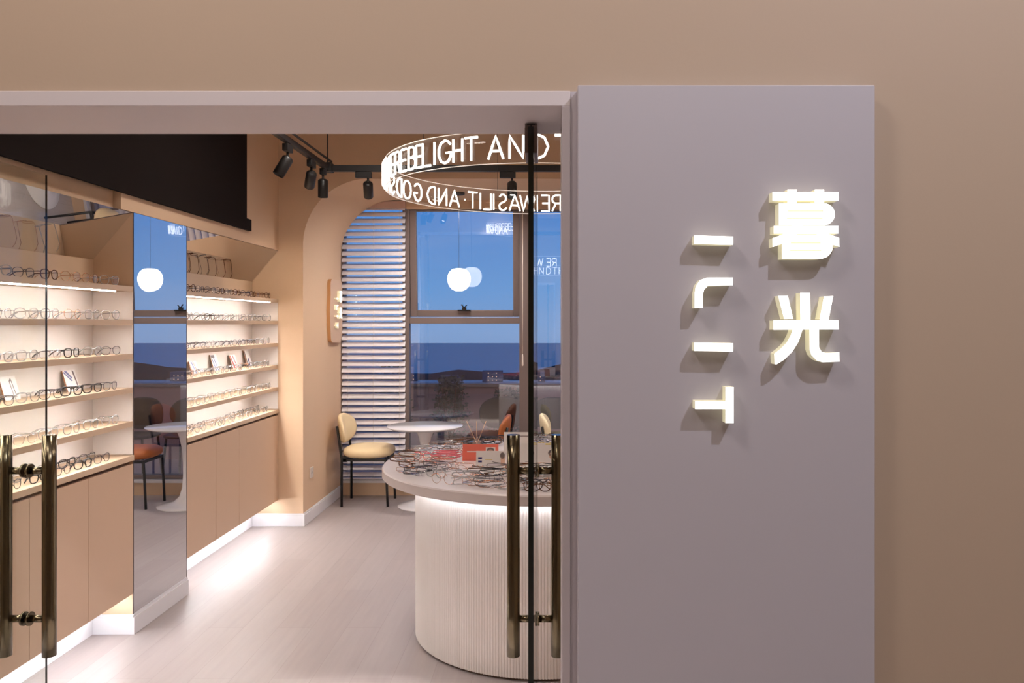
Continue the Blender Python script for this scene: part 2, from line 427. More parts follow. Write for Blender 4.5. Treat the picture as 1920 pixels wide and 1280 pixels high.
# blind
bl = thing('venetian_blind', 'pearl white horizontal slat blind hanging inside the arch behind the yellow chair', 'blind', (-1.655, YW+.010, .15))
sl = MB(); nsl = 42; pitch = .0602; sw = .060; ang = math.radians(49)
for i in range(nsl):
    z = .05+i*pitch; dy, dz = math.cos(ang)*sw/2, math.sin(ang)*sw/2
    prof = []
    for k in range(5):
        t = -1+2*k/4; bow = .0035*(1-t*t)
        prof.append((t*dy-bow*math.sin(ang), t*dz+bow*math.cos(ang)))
    vs = [(x, a, z+b) for x in (-.295, .292) for a, b in prof]+[(x, a+.0006, z+b-.0012) for x in (-.295, .292) for a, b in prof]
    fs = [(k, k+1, 5+k+1, 5+k) for k in range(4)]+[(10+k, 10+5+k, 10+5+k+1, 10+k+1) for k in range(4)]
    fs += [(0, 5, 15, 10), (4, 14, 19, 9)]
    sl.add(vs, fs, 0, True)
obj('slats', sl, M['blind'], bl)
obj('head_rail', MB().box(-.298, .295, -.028, .028, 2.51, 2.575), mat('blind_rail', srgb(206, 178, 168), .5), bl)
obj('bottom_rail', MB().box(-.296, .293, -.02, .02, .0, .016), M['blind'], bl)
lc = MB()
for x in (-.24, 0, .24):
    lc.tube([(x, -.024, .01), (x, -.024, 2.51)], .0012, 4).tube([(x, .024, .01), (x, .024, 2.51)], .0012, 4)
obj('ladder_cord', lc, M['plastic'], bl)
wd = thing('blind_wand', 'thin pale blind wand hanging in front of the window mullion', 'blind wand', (-.272, YW-.02, 1.20))
obj('rod', MB().tube([(0, 0, .06), (0, 0, 1.45)], .004, 8), M['plastic'], wd)
obj('grip', MB().tube([(0, 0, 0), (0, 0, .012), (0, 0, .09), (0, 0, .11)], [.005, .008, .007, .004], 10), M['plastic'], wd)

# ------------------------------------------------------------------ display wall
SH = [1.787, 1.616, 1.441, 1.268, 1.095]; ST = .027
def niche(name, label, ya, yb, stripend):
    t = thing(name, label, 'display niche', (XB, (ya+yb)/2, .923)); ox, oy, oz = t.location
    g = .0015
    L_ = lambda mb_: mb_
    b = MB().box(XB-.01-ox, XB-ox, ya+g-oy, yb-g-oy, .0, 1.78-oz)
    obj('back_panel', b, M['cream'], t)
    obj('upper_panel', MB().box(XB-.01-ox, XB-ox, ya+g-oy, yb-g-oy, 1.7805-oz, 1.925-oz), M['wood'], t)
    obj('side_panel', MB().box(XB+.0005-ox, XW-.002-ox, yb-g-.003-oy, yb-g-oy, 0, 1.76-oz), M['cream'], t)
    # sloped mirror under the fascia
    q = [(XB-ox, 1.926-oz), (XW-.003-ox, ZT-.002-oz), (XW-.003-ox-.006, ZT-.002-oz), (XB-ox-.006, 1.926-oz+.002)]
    obj('sloped_mirror', MB().prism(q, lambda a, b_, d: (a, d, b_), ya+g-oy, yb-g-oy), M['mirror'], t)
    for i, z in enumerate(SH):
        sb_ = MB().box(XB+.001-ox, XW-.0085-ox, ya+g-oy, yb-.005-oy, z-ST+(.004 if i else 0)-oz, z-oz)
        sb_.box(XW-.0085-ox, XW-ox, ya+g-oy, yb-.005-oy, z-ST-oz, z-oz)
        obj('shelf', sb_, M['wood'], t)
    zs = SH
    for i, z in enumerate(zs):
        if i == 0: obj('light_strip', MB().box(XW-.024-ox, XW-.016-ox, ya+.03-oy, stripend-oy, z-ST-.005-oz, z-ST-.0005-oz), M['led'], t)
        else: obj('light_strip', MB().box(XW-.026-ox, XW-.014-ox, ya+.03-oy, stripend-oy, z-ST+.0022-oz, z-ST+.0038-oz), M['led'], t)
    return t
niche('display_niche', 'lit niche of shelves left of the tall mirror, nearest the door', 2.56, Y0, 3.98)
niche('display_niche', 'lit niche of shelves between the tall mirror and the arched wall', Y1, YA, 6.16)
# worktops, cabinets
def slab(label, ya, yb):
    o = obj('counter_ledge', MB().box(-.108, .108, -(yb-ya)/2+.001, (yb-ya)/2-.001, 0, .028), M['wood'], loc=((XB+XW)/2, (ya+yb)/2, .893), bevel=.0015)
    tag(o, label, 'ledge'); return o
slab('beige ledge under the near shelves left of the tall mirror', 2.56, Y0)
slab('beige ledge under the far shelves beside the arched wall', Y1, YA)
def cabinet(label, ya, yb, doors, strip=None):
    zb, zt = .207, .878; wdt = yb-ya; g = .0015
    t = thing('wall_cabinet', label, 'cabinet', ((XB+XW)/2, (ya+yb)/2, zb)); dx = (XW-XB)/2
    obj('body', MB().box(-dx, dx-.021, -wdt/2+g, wdt/2-g, 0, zt-zb+.014), M['dark_gap'], t)
    n = doors; dw = wdt/n
    for k in range(n):
        a = -wdt/2+k*dw
        obj('door', MB().box(dx-.019, dx, a+g, a+dw-g, 0, zt-zb-.002), M['door_lam'], t, bevel=.001)
    if strip: obj('edge_strip', MB().box(dx-.02, dx-.004, wdt/2-.0012, wdt/2-.0002+.001, 0, zt-zb), M['gold_gap'], t)
    return t
cabinet('tan wall cabinet directly left of the tall mirror', 3.72, Y0, 1)
cabinet('tan wall cabinet, second from the tall mirror on its left side', 3.30, 3.72, 1)
cabinet('tan wall cabinet nearest the glass door, mostly behind the left handle', 2.56, 3.30, 2)
cabinet('tan wall cabinet directly right of the tall mirror', Y1, 5.13, 1, True)
cabinet('tan wall cabinet in the middle of the far run', 5.133, 5.51, 1)
cabinet('wide tan wall cabinet against the arched wall', 5.51, YA, 1)
# light under the cabinets
for nm, ya, yb in (('left of', 2.6, Y0-.04), ('right of', Y1+.04, YA-.05)):
    o = obj('plinth_light', MB().box(-.01, .01, ya, yb, -.008, 0), M['led_floor'], loc=(-2.21, 0, .206))
    tag(o, 'white light strip under the cabinets %s the tall mirror' % nm, 'light strip')
# tall mirror
mi = thing('wall_mirror', 'tall frameless mirror between the two display niches', 'mirror', (XW, (Y0+Y1)/2, .101))
obj('mirror_glass', MB().box(-.0035, 0, -(Y1-Y0)/2+.001, (Y1-Y0)/2-.001, 0, ZT-.102), M['mirror'], mi)
obj('edge_strip', MB().box(-.003, .001, -(Y1-Y0)/2-.0, -(Y1-Y0)/2+.0035, 0, ZT-.102).box(-.003, .001, (Y1-Y0)/2-.0035, (Y1-Y0)/2, 0, ZT-.102), M['patch'], mi)
# black bulkhead over the shelves
bb = thing('black_bulkhead', 'black matt panel box mounted above the display shelves', 'bulkhead', (XW, 4.0, 2.25))
obj('panel', MB().box(.001, .012, -1.49, 1.62, .083, 1.04), M['black'], bb)
obj('rail', MB().box(.001, .022, -1.49, 1.68, 0, .081), M['black'], bb)

# ------------------------------------------------------------------ glass doors
def glass_door(label, x, ya, yb, top, side_hint):
    t = thing('glass_door', label, 'door', (x, ya, .012)); hw = .0065; W = yb-ya; H = top-.012
    obj('glass_sheet', MB().box(-hw, hw, .003, W-.003, 0, H), M['door_glass'], t)
    obj('edge', MB().box(-hw-.0012, hw+.0012, 0, .0028, 0, H).box(-.003, .003, W-.0028, W, 0, H), M['glass_edge'], t)
    for z0, z1 in ((H-.075, H), (0.0, .09)):
        obj('patch_fitting', MB().box(-.0185, -hw-.0008, .012, .17, z0, z1).box(hw+.0008, .0185, .012, .17, z0, z1), M['patch'], t, bevel=.002)
    yh = 2.99-ya
    hz0, hz1 = .357-.012, 1.182-.012
    for sgn in (-1, 1):
        X = sgn*.083
        hb = MB()
        seg = [hz0, hz0+.155, hz0+.157, hz0+.40, hz0+.402, hz1-.155, hz1-.153, hz1]
        hb.tube([(X, yh, z) for z in seg], [.0245, .0245, .0240, .0245, .0240, .0245, .0245, .0245], 28)
        hnd = obj('handle', hb, M['bronze'], t, bevel=0)
        for z in (hz0+.138, hz1-.134):
            c = MB().tube([(X-sgn*.02, yh, z), (sgn*(hw+.001), yh, z)], .0135, 18)
            c.tube([(sgn*(hw+.008), yh, z), (sgn*(hw+.001), yh, z)], .026, 24)
            obj('handle_post', c, M['bronze'], hnd)
    return t
glass_door('open glass door at the far left in front of the display shelves', -1.962, 2.33, 3.105, 2.172, -1)
glass_door('open glass door seen edge-on as a black line beside the sign board', -.0615, 2.33, 3.15, 2.172, 1)
for x, nm in ((-1.962, 'far left'), (-.0615, 'right')):
    o = thing('door_pivot', 'grey pivot block under the lintel above the %s glass door' % nm, 'hinge', (x, 2.38, 2.1735))
    obj('bracket', MB().box(-.018, .018, -.028, .10, .0, .0125), M['patch'], o, bevel=.001)
    obj('slot', MB().box(-.012, .012, -.0285, -.0282, .008, .011).box(-.002, .002, -.0285, -.0282, .001, .008), M['black_metal'], o)

# ------------------------------------------------------------------ sign with lit characters
Z1 = lambda X, Y: (1430+X/8, 340+Y/8)
Z2 = lambda X, Y: (1430+X/7.11, 540+Y/7.11)
Z3 = lambda X, Y: (1240+X/2.56, 330+Y/2.56)
def glyph_mu():
    P = []
    R = lambda a, b, c, d: P.append([(a, b), (c, b), (c, d), (a, d)])
    R(150, 158, 1140, 285); R(372, 120, 512, 320); R(783, 120, 920, 320)
    def dsl(xl, y0, y1, cx, cy, rx, ry, xr0=None):
        pts = [(xl, y0)]
        for i in range(9):
            y = y0+(y1-y0)*i/8; q = max(0, 1-((y-cy)/ry)**2)
            pts.append((cx+rx*math.sqrt(q), y))
        pts.append((xl, y1)); P.append(pts)
    A = (915, 492, 167, 165)
    dsl(245, 330, 436, *A); dsl(245, 454, 547, *A); dsl(245, 561, 656, *A)
    R(245, 436, 372, 454); R(245, 547, 360, 561); dsl(908, 436, 454, *A); dsl(900, 547, 561, *A)
    R(440, 656, 592, 668); R(168, 668, 1135, 782)
    P.append([(325, 782), (505, 782), (505, 812), (410, 912), (290, 912), (290, 935), (152, 982), (150, 850), (250, 815)])
    P.append([(810, 782), (975, 782), (1060, 815), (1146, 845), (1152, 980), (1050, 948), (1048, 912), (870, 912), (810, 812)])
    R(505, 782, 812, 791); P.append([(505, 807), (812, 807), (880, 912), (410, 912)])
    R(290, 912, 420, 930); R(872, 912, 1048, 930); R(290, 930, 1048, 1030)
    R(290, 1030, 410, 1046); R(880, 1030, 1040, 1046)
    P.append([(290, 1046), (1034, 1046), (1010, 1090), (960, 1135), (900, 1155), (840, 1160), (290, 1160)])
    return [[Z1(*p) for p in q] for q in P]
def glyph_guang():
    P = [[(208,105),(335,100),(405,408),(287,412)], [(500,62),(630,62),(637,430),(505,430)], [(818,110),(940,105),(880,415),(760,415)],
         [(142,432),(1010,428),(1015,550),(142,555)],
         [(400,553),(375,630),(320,730),(240,810),(155,875),(160,1010),(180,1018),(290,950),(400,840),(480,710),(530,553)],
         [(625,550),(750,550),(752,790),(785,850),(840,865),(1022,858),(1025,978),(800,988),(720,960),(650,890),(627,820)]]
    return [[Z2(*p) for p in q] for q in P]
GL = [('lit character of stacked strokes at the top right', glyph_mu()), ('lit character with spreading legs below the first', glyph_guang()),
      ('topmost lit bar letter I', [[Z3(*p) for p in [(158,285),(345,290),(345,330),(158,325)]]]),
      ('lit curved letter L', [[Z3(*p) for p in [(343,487),(222,487),(185,500),(165,530),(160,565),(160,634),(198,632),(198,570),(205,545),(222,527),(343,523)]]]),
      ('second lit bar letter I', [[Z3(*p) for p in [(158,800),(345,802),(345,841),(158,839)]]]),
      ('lit sideways letter T', [[Z3(*p) for p in [(162,1080),(308,1080),(308,1118),(162,1118)]], [Z3(*p) for p in [(308,1012),(347,1012),(347,1185),(308,1185)]]])]
DP = 2.12
pl = at(1083, 159, DP); pr = at(1641, 163, DP)
sg = thing('sign_board', 'tall grey sign board with lit white letters on the shop front', 'sign', ((pl.x+pr.x)/2, DP, .02))
obj('panel', MB().box(pl.x-sg.location.x, pr.x-sg.location.x, 0, .057, 0, pl.z-.02), M['panel'], sg, bevel=.003)
LT = .038
for lab, polys in GL:
    mb = MB()
    for q in polys:
        mb.prism(q, lambda a, b, d: at(a, b, DP-LT)+Vector((0, d, 0))-sg.location, 0, LT-.0005, 0, 1)
    o = obj('sign_letter', mb, [M['letter_face'], M['letter_side']], sg); o['label'] = lab

# small wavy lit sign inside the arch
t = thing('wall_sign', 'small wavy-edged board with lit letters inside the arch by the blind', 'sign', (-1.959, 7.16, 1.42))
prof = []
N_ = 60
hw_, hh_ = .20, .28
for i in range(N_):
    a = 2*PI*i/N_; c, s_ = math.cos(a), math.sin(a)
    e = .28
    y = hw_*(abs(c)**e)*(1 if c > 0 else -1); z = hh_*(abs(s_)**e)*(1 if s_ > 0 else -1)
    y *= 1+.06*math.cos(2*PI*z/.56*1.5+.6)
    prof.append((y, z+.285))
bd = obj('board', MB().prism(prof, lambda a, b, d: (d, a, b), .03, .001, 0, 1), [mat('sign_board_face', srgb(214, 184, 158), .5), mat('sign_board_edge', srgb(196, 146, 96), .5)], t)
for lab, polys in GL:
    mb = MB()
    for q in polys:
        mb.prism(q, lambda a, b, d: (d, (a-1428)/1500*1.02*.98, .285-(b-592)/1500*1.0*1.15), .055, .031, 0, 1)
    obj('sign_letter', mb, [M['letter_face'], M['letter_side']], t)
ol = thing('wall_outlet', 'white square power socket low inside the arch', 'socket', (-1.959, 6.50, .385))
obj('plate', MB().box(0, .009, -.043, .043, -.043, .043), M['plastic'], ol, bevel=.002)
obj('slot', MB().box(.0091, .0096, -.012, -.008, -.01, .008).box(.0091, .0096, .008, .012, -.01, .008), M['hair'], ol)

# ------------------------------------------------------------------ round counter
CXc, CYc, CR, CZ = -.045, 4.23, .836, .868
ct = thing('round_counter', 'round white display counter with fluted drum base covered in eyeglasses', 'counter', (CXc, CYc, 0))
tp = MB().lathe([(.001, CZ-.050), (CR-.006, CZ-.050), (CR, CZ-.044), (CR, CZ-.006), (CR-.006, CZ), (.001, CZ)], 128)
o = obj('counter_top', tp, M['counter_top'], ct)
for p in o.data.polygons: p.use_smooth = False
bd = MB(); nf = 300; vs = []; R0 = .668
ring = []
for k in range(nf*4):
    a = 2*PI*k/(nf*4); ph = k % 4; r = R0 - (.0042 if ph == 0 else (.0012 if ph in (1, 3) else 0))
    ring.append((r*math.cos(a), r*math.sin(a)))
m_ = len(ring); bd.add([(x, y, .012) for x, y in ring]+[(x, y, CZ-.0505) for x, y in ring], [(k, (k+1) % m_, m_+(k+1) % m_, m_+k) for k in range(m_)], 0, False)
obj('fluted_drum', bd, M['counter_body'], ct)
obj('plinth', MB().lathe([(.655, 0), (.655, .012), (.66, .0125)], 96), M['dark_gap'], ct)
obj('light_ring', MB().lathe([(.700, CZ-.0505), (.700, CZ-.056), (.709, CZ-.056), (.709, CZ-.0505)], 96), M['led_cool'], ct)

# ------------------------------------------------------------------ neon ring sign
G_ = {
 'A': [[(0,0),(.5,1),(1,0)], [(.18,.35),(.82,.35)]],
 'N': [[(0,0),(0,1),(1,0),(1,1)]],
 'D': [[(0,0),(0,1),(.35,1),(.75,.88),(1,.5),(.75,.12),(.35,0),(0,0)]],
 'T': [[(0,1),(1,1)], [(.5,1),(.5,0)]],
 'H': [[(0,0),(0,1)], [(1,0),(1,1)], [(0,.5),(1,.5)]],
 'E': [[(1,1),(0,1),(0,0),(1,0)], [(0,.5),(.85,.5)]],
 'R': [[(0,0),(0,1),(.6,1),(.92,.9),(1,.74),(.92,.58),(.6,.48),(0,.48)], [(.55,.48),(1,0)]],
 'B': [[(0,0),(0,1),(.6,1),(.9,.88),(.9,.64),(.6,.53),(0,.53)], [(.6,.53),(.95,.4),(1,.25),(.92,.1),(.6,0),(0,0)]],
 'L': [[(0,1),(0,0),(1,0)]],
 'I': [[(.5,0),(.5,1)]],
 'G': [[(.95,.82),(.75,.96),(.5,1),(.2,.9),(.02,.65),(.02,.35),(.2,.1),(.5,0),(.8,.08),(.98,.3),(1,.45),(.6,.45)]],
 'O': [[(.5+.5*math.cos(2*PI*i/16), .5+.5*math.sin(2*PI*i/16)) for i in range(17)]],
 'S': [[(.92,.84),(.7,.98),(.4,1),(.12,.88),(.1,.66),(.35,.53),(.7,.46),(.95,.32),(.9,.1),(.6,0),(.3,.02),(.03,.17)]],
 'W': [[(0,1),(.25,0),(.5,.95),(.75,0),(1,1)]],
 '.': [[(.4,.5),(.6,.5)]],
}
WID = {'I': .1, 'L': .5, 'E': .5, 'T': .62, 'W': .9, 'O': .8, 'G': .68, 'D': .64, 'N': .60, 'A': .68, 'H': .46, '.': .1, 'S': .5, 'R': .52, 'B': .54}
RX, RY, RR, RZ = -.065, 4.23, .80, 2.285
rg = thing('neon_ring_sign', 'hanging clear ring with glowing white neon letters above the round counter', 'sign', (RX, RY, RZ))
BH = .142; LH = .100
obj('clear_band', MB().lathe([(RR, 0), (RR, BH), (RR+.003, BH), (RR+.003, 0), (RR, 0)], 160), M['acrylic'], rg)
for z in (0, BH):
    obj('band_edge', MB().tube([(((RR+.0015)*math.cos(2*PI*i/160)), ((RR+.0015)*math.sin(2*PI*i/160)), z) for i in range(160)], .0019, 5, closed=True), M['rim'], rg)
letters = [('G',-30.2),('H',-25.3),('T',-20.6),('A',-12.6),('N',-6.2),('D',1.2),('T',7.6)]
seq = [('T',-68.5),('H',-64),('E',-59.2),('R',-54.6),('E',-50.2),('B',-45.2),('E',-41.2),('L',-37.8),('I',-34.4)]
far = [('R',173.5),('E',178.5),('W',186.5),('A',192),('S',197.4),('I',201.6),('L',204.6),('I',207.8),('T',211.4),('.',215.2),('A',220.4),('N',226.6),('D',233),
       ('G',241),('O',248.5),('D',255),('S',261),('A',266.4),('I',270),('D',274),('L',279.4),('E',283.4),('T',287.2)]
fill = [(c, 13.5+5.2*i) for i, c in enumerate('HERE WAS ILIT. AND GOD SAID LET') if c != ' ']
used_phi = set()
for ch, phi in letters+seq+far+[f_ for f_ in fill if f_[1] < 168]:
    mb = MB(); wv = WID[ch]*LH; r_ = RR+.0115
    for st in G_[ch]:
        pts = []
        for i in range(len(st)-1):
            (a0, b0), (a1, b1) = st[i], st[i+1]
            for k in range(3):
                u = k/3; pts.append((a0+(a1-a0)*u, b0+(b1-b0)*u))
        pts.append(st[-1])
        P3 = []
        for a, b in pts:
            th = math.radians(phi)+(a-.5)*wv/r_
            P3.append((r_*math.sin(th), -r_*math.cos(th), .018+b*LH))
        mb.tube(P3, .0054, 6)
    obj('letter', mb, M['neon'], rg)
for i, a in enumerate((-30, 90, 210)):
    th = math.radians(a-10)
    x, y = (RR+.0015)*math.sin(th), -(RR+.0015)*math.cos(th)
    obj('suspension_wire', MB().tube([(x, y, BH), (x, y, CEIL-RZ)], .0012, 5), M['black_metal'], rg)

# ------------------------------------------------------------------ track lighting
TX, TY, TZ = -1.54, 5.5, 2.645
tk = thing('light_track', 'black L-shaped lighting track hung below the ceiling in front of the arch', 'lighting track', (TX, TY, TZ))
obj('side_rail', MB().box(-.017, .017, -2.6, -.02, 0, .034), M['track'], tk, bevel=.003)
obj('cross_rail', MB().box(-.02, 3.6, -.02, .02, -.006, .036), M['track'], tk, bevel=.003)
obj('upper_rail', MB().box(.028, .036, -2.6, -.02, .05, .062), M['track'], tk)
obj('corner_joint', MB().box(-.03, .034, -.05, .03, -.012, .05), M['track'], tk, bevel=.004)
for x, y in ((0, -.01), (0, -1.2), (1.7, 0), (3.4, 0)):
    obj('hanger', MB().tube([(x, y, .03), (x, y, CEIL-TZ)], .004, 6), M['track'], tk)
def spot(label, x, y, along_x, tgt, energy, lit=False, boxlen=.09, blocky=.03):
    t = thing('track_spotlight', label, 'spotlight', (x, y, TZ-.008), 0, 'spotlights on the black track')
    d = (Vector(tgt)-Vector((x, y, TZ-.17))).normalized()
    ad = MB().box(-.0175, .0175, -boxlen/2, boxlen/2, -.042, 0) if not along_x else MB().box(-boxlen/2-.03, boxlen/2-.03, -.0175, .0175, -.042, 0)
    obj('adaptor', ad, M['track'], t, bevel=.003)
    obj('stem', MB().tube([(0, 0, -.042), (0, 0, -.085)], .0075, 10).tube([(-.016, 0, -.088), (.016, 0, -.088)], .009, 10), M['track'], t)
    p0 = Vector((0, 0, -.085)); a = p0-d*.015; b = a+d*.125
    R = .033
    hb = MB().tube([a, a+d*.004, a+d*.012, b-d*.002, b], [.018, .027, R, R, R-.002], 28, cap=False)
    bm_ = MB(); 
    u = d.orthogonal().normalized(); q = d.cross(u); n = 28
    vs = [a+(u*math.cos(2*PI*k/n)+q*math.sin(2*PI*k/n))*.018 for k in range(n)]
    hb.add(vs, [tuple(range(n))])
    vs = []
    for c_, r_ in ((b, R-.002), (b-d*.03, .018)):
        vs += [c_+(u*math.cos(2*PI*k/n)+q*math.sin(2*PI*k/n))*r_ for k in range(n)]
    hb.add(vs, [(k, (k+1) % n, n+(k+1) % n, n+k) for k in range(n)], 0, True)
    obj('head', hb, M['black_metal'], t)
    c_ = b-d*.029
    obj('lens', MB().add([c_+(u*math.cos(2*PI*k/n)+q*math.sin(2*PI*k/n))*.018 for k in range(n)], [tuple(range(n))]), M['globe'] if not lit else M['spot_lens'], t)
    wp = Vector((x, y, TZ-.008))+b+d*.004
    light('spot_lamp', 'SPOT', wp, energy, (1.0, .82, .64), .02, tgt, angle=62, blend=.8).parent = None
M['spot_lens'] = mat('bright_spot_lens', (1, 1, 1, 1), .3, emit=12, ecol=(1, .95, .85, 1))
spot('black track spotlight nearest the door, tilted towards the shelves', TX, 4.66, False, (-2.35, 4.3, .9), 8)
spot('second black track spotlight, tilted towards the shelves', TX, 5.12, False, (-2.1, 6.3, 1.5), 26)
spot('black track spotlight pointing straight down at the track corner', TX, 5.38, False, (-1.56, 5.45, 0), 16, True, .05)
spot('black track spotlight right of the track corner, in front of the arch', (690-CX)/F*TY, TY, True, (-1.6, 7.3, .9), 34, False, .11)
spot('lit black track spotlight seen through the neon ring', (960-CX)/F*TY, TY, True, (-.2, 4.5, .6), 6, True, .11)
spot('black track spotlight towards the far right end of the track', 1.1, TY, True, (.9, 4.2, .8), 12, False, .11)

# ------------------------------------------------------------------ pendant, table, chairs
pd = thing('pendant_lamp', 'round glowing opal pendant lamp hanging in front of the window', 'pendant lamp', (-.81, 6.97, 1.876))
pr_ = [(.001, 0), (.03, .001), (.06, .014), (.085, .042), (.099, .08), (.102, .108), (.096, .14), (.082, .168), (.058, .19), (.034, .196), (.001, .197)]
obj('globe', MB().lathe(pr_, 48), M['globe'], pd)
obj('cord', MB().tube([(0, 0, .2), (0, 0, 2.735-1.876-.02)], .0012, 6), M['black_metal'], pd)
obj('canopy', MB().lathe([(.001, .838), (.045, .838), (.05, .845), (.05, .8585), (.001, .8585)], 32), M['black_metal'], pd)
light('pendant_glow', 'POINT', (-.82, 6.93, 1.95), 3, (1, .88, .7), .08)

tt = thing('tulip_table', 'round white pedestal table in front of the window', 'table', (-1.11, 7.0, 0))
obj('tabletop', MB().lathe([(.001, .678), (.30, .680), (.327, .693), (.330, .698), (.327, .702), (.001, .702)], 80), M['table'], tt)
obj('pedestal', MB().lathe([(.001, 0), (.235, 0), (.24, .006), (.235, .012), (.17, .022), (.10, .045), (.055, .09), (.034, .16), (.027, .26), (.028, .38), (.036, .50), (.056, .60), (.085, .67), (.10, .6795), (.001, .6795)], 64), M['table'], tt)

def cushion(w_, d_, h_, n=28, m=10, e=.55):
    mb = MB(); vs = []; fs = []
    for j in range(m+1):
        ph = -PI/2+PI*j/m; cz = math.sin(ph); cr = math.cos(ph)
        rz_ = (abs(cz)**.8)*(1 if cz > 0 else -1); rr = cr**.45 if cr > 1e-6 else 0.001
        for k in range(n):
            a = 2*PI*k/n; c, s_ = math.cos(a), math.sin(a)
            vs.append((w_/2*rr*(abs(c)**e)*(1 if c >= 0 else -1), d_/2*rr*(abs(s_)**e)*(1 if s_ >= 0 else -1), h_/2*rz_))
    for j in range(m):
        for k in range(n):
            k2 = (k+1) % n; fs.append((j*n+k, j*n+k2, (j+1)*n+k2, (j+1)*n+k))
    mb.add(vs, fs, 0, True); return mb
def chair(label, x, y, rz, fab):      # local +x is the front
    t = thing('upholstered_chair', label, 'chair', (x, y, 0), rz)
    s_ = cushion(.44, .44, .105, e=.7); s_.v = [(a, b, c+.465) for a, b, c in s_.v]
    obj('seat', s_, fab, t)
    bk = cushion(.30, .46, .055, n=32, m=10, e=.85); nv = []
    for a, b, c in bk.v:        # stand it up, curve it round the sitter
        zz = .665+a*.86; xx = -.225+c+(b*b)*1.1-(a+.1)*.12
        nv.append((xx, b*(.98), zz))
    bk.v = nv; obj('backrest', bk, fab, t)
    for sx_, sy_ in ((1, 1), (1, -1)):
        obj('leg', MB().tube([(.195*sx_, .165*sy_, 0), (.175*sx_, .165*sy_, .415)], .011, 10), M['black_metal'], t)
    for sy_ in (1, -1):
        obj('leg', MB().tube([(-.205, .17*sy_, 0), (-.205, .17*sy_, .42), (-.225, .17*sy_, .56), (-.248, .165*sy_, .70)], .011, 10), M['black_metal'], t)
    fr = MB().box(-.195, .185, -.175, -.15, .395, .418).box(-.195, .185, .15, .175, .395, .418).box(.165, .185, -.15, .15, .395, .418).box(-.215, -.16, -.175, .175, .39, .43)
    obj('seat_frame', fr, M['black_metal'], t, bevel=.003)
    return t
chair('pale yellow upholstered chair with black legs beside the blind', -1.625, 7.13, 0, M['yellow_fabric'])
chair('burnt orange upholstered chair on the right side of the white pedestal table', -.63, 7.03, PI, M['orange_leather'])
chair('cream upholstered chair seen just right of the black door edge', .16, 7.10, 0, M['cream_fabric'])

# ------------------------------------------------------------------ eyeglasses
def loop(cx, cz, w_, h_, e, n=18, top=0):
    pts = []
    for i in range(n):
        a = 2*PI*i/n; c, s_ = math.cos(a), math.sin(a)
        x = w_/2*(abs(c)**e)*(1 if c >= 0 else -1); z = h_/2*(abs(s_)**e)*(1 if s_ >= 0 else -1)
        x *= 1+top*(z/h_)
        pts.append((cx+x, cz+z))
    return pts
def wrap(x): return abs(x)**2*1.6        # face-form curve
STY = {
 'crystal': dict(r=.0021, e=.75, m='sp_crystal', d='clear crystal eyeglasses', w=.050, h=.042),
 'black':   dict(r=.0024, e=.72, m='sp_black', d='thick black eyeglasses', w=.051, h=.040),
 'gold':    dict(r=.0010, e=.95, m='sp_gold', d='thin rose gold wire eyeglasses', w=.049, h=.044),
 'silver':  dict(r=.0010, e=.85, m='sp_silver', d='thin silver wire eyeglasses', w=.050, h=.041),
 'gunmetal':dict(r=.0013, e=.80, m='sp_gunmetal', d='dark grey metal eyeglasses', w=.051, h=.040),
 'tortoise':dict(r=.0021, e=.78, m='sp_tortoise', d='brown tortoiseshell eyeglasses', w=.050, h=.041),
 'pink':    dict(r=.0022, e=.78, m='sp_pink', d='rose red eyeglasses', w=.050, h=.040),
 'olive':   dict(r=.0022, e=.78, m='sp_olive', d='yellow-rimmed eyeglasses', w=.050, h=.040),
}
def glasses_meshes(k, folded, tns):
    s = STY[k]; r, w_, h_, m = s['r'], s['w'], s['h'], M[s['m']]
    cz = h_/2+r; hx = .034
    fr = MB(); lens = []
    for sg_ in (-1, 1):
        lp = loop(sg_*hx, cz, w_, h_, s['e'], 18, .16)
        fr.tube([(x, wrap(x), z) for x, z in lp], r, tns, closed=True)
        lens.append(MB().add([(x, wrap(x)+.0004, z) for x, z in lp], [tuple(range(len(lp)))]))
    zb = cz+h_*.16
    fr.tube([(-hx+w_/2-.001, wrap(.01), zb), (-.005, -.001, zb+.005), (.005, -.001, zb+.005), (hx-w_/2+.001, wrap(.01), zb)], r*1.1, tns)
    ex = hx+w_/2; zh = cz+h_*.26
    for sg_ in (-1, 1):
        fr.tube([(sg_*(ex-.001), wrap(ex), zh), (sg_*(ex+.006), wrap(ex)+.004, zh), (sg_*(ex+.007), wrap(ex)+.010, zh)], r*1.25, tns)
    tm = []
    y0 = wrap(ex)+.010
    for sg_ in (-1, 1):
        X = sg_*(ex+.007)
        if not folded:
            p = [(X, y0, zh), (X*.99, y0+.05, zh-.001), (X*.96, y0+.092, zh-.003), (X*.94, y0+.115, zh-.016), (X*.93, y0+.128, .0035)]
        else:
            oy = 0 if sg_ < 0 else .006
            p = [(X, y0, zh), (X*.9, y0+.006+oy, zh-.002), (X*.2, y0+.009+oy, zh-.004), (-X*.45, y0+.010+oy, zh-.008), (-X*.78, y0+.010+oy, max(.003, zh-.026))]
        tm.append(MB().tube(p, [r*1.1, r*1.1, r, r*1.2, r*1.2], tns))
    return fr, lens, tm, m
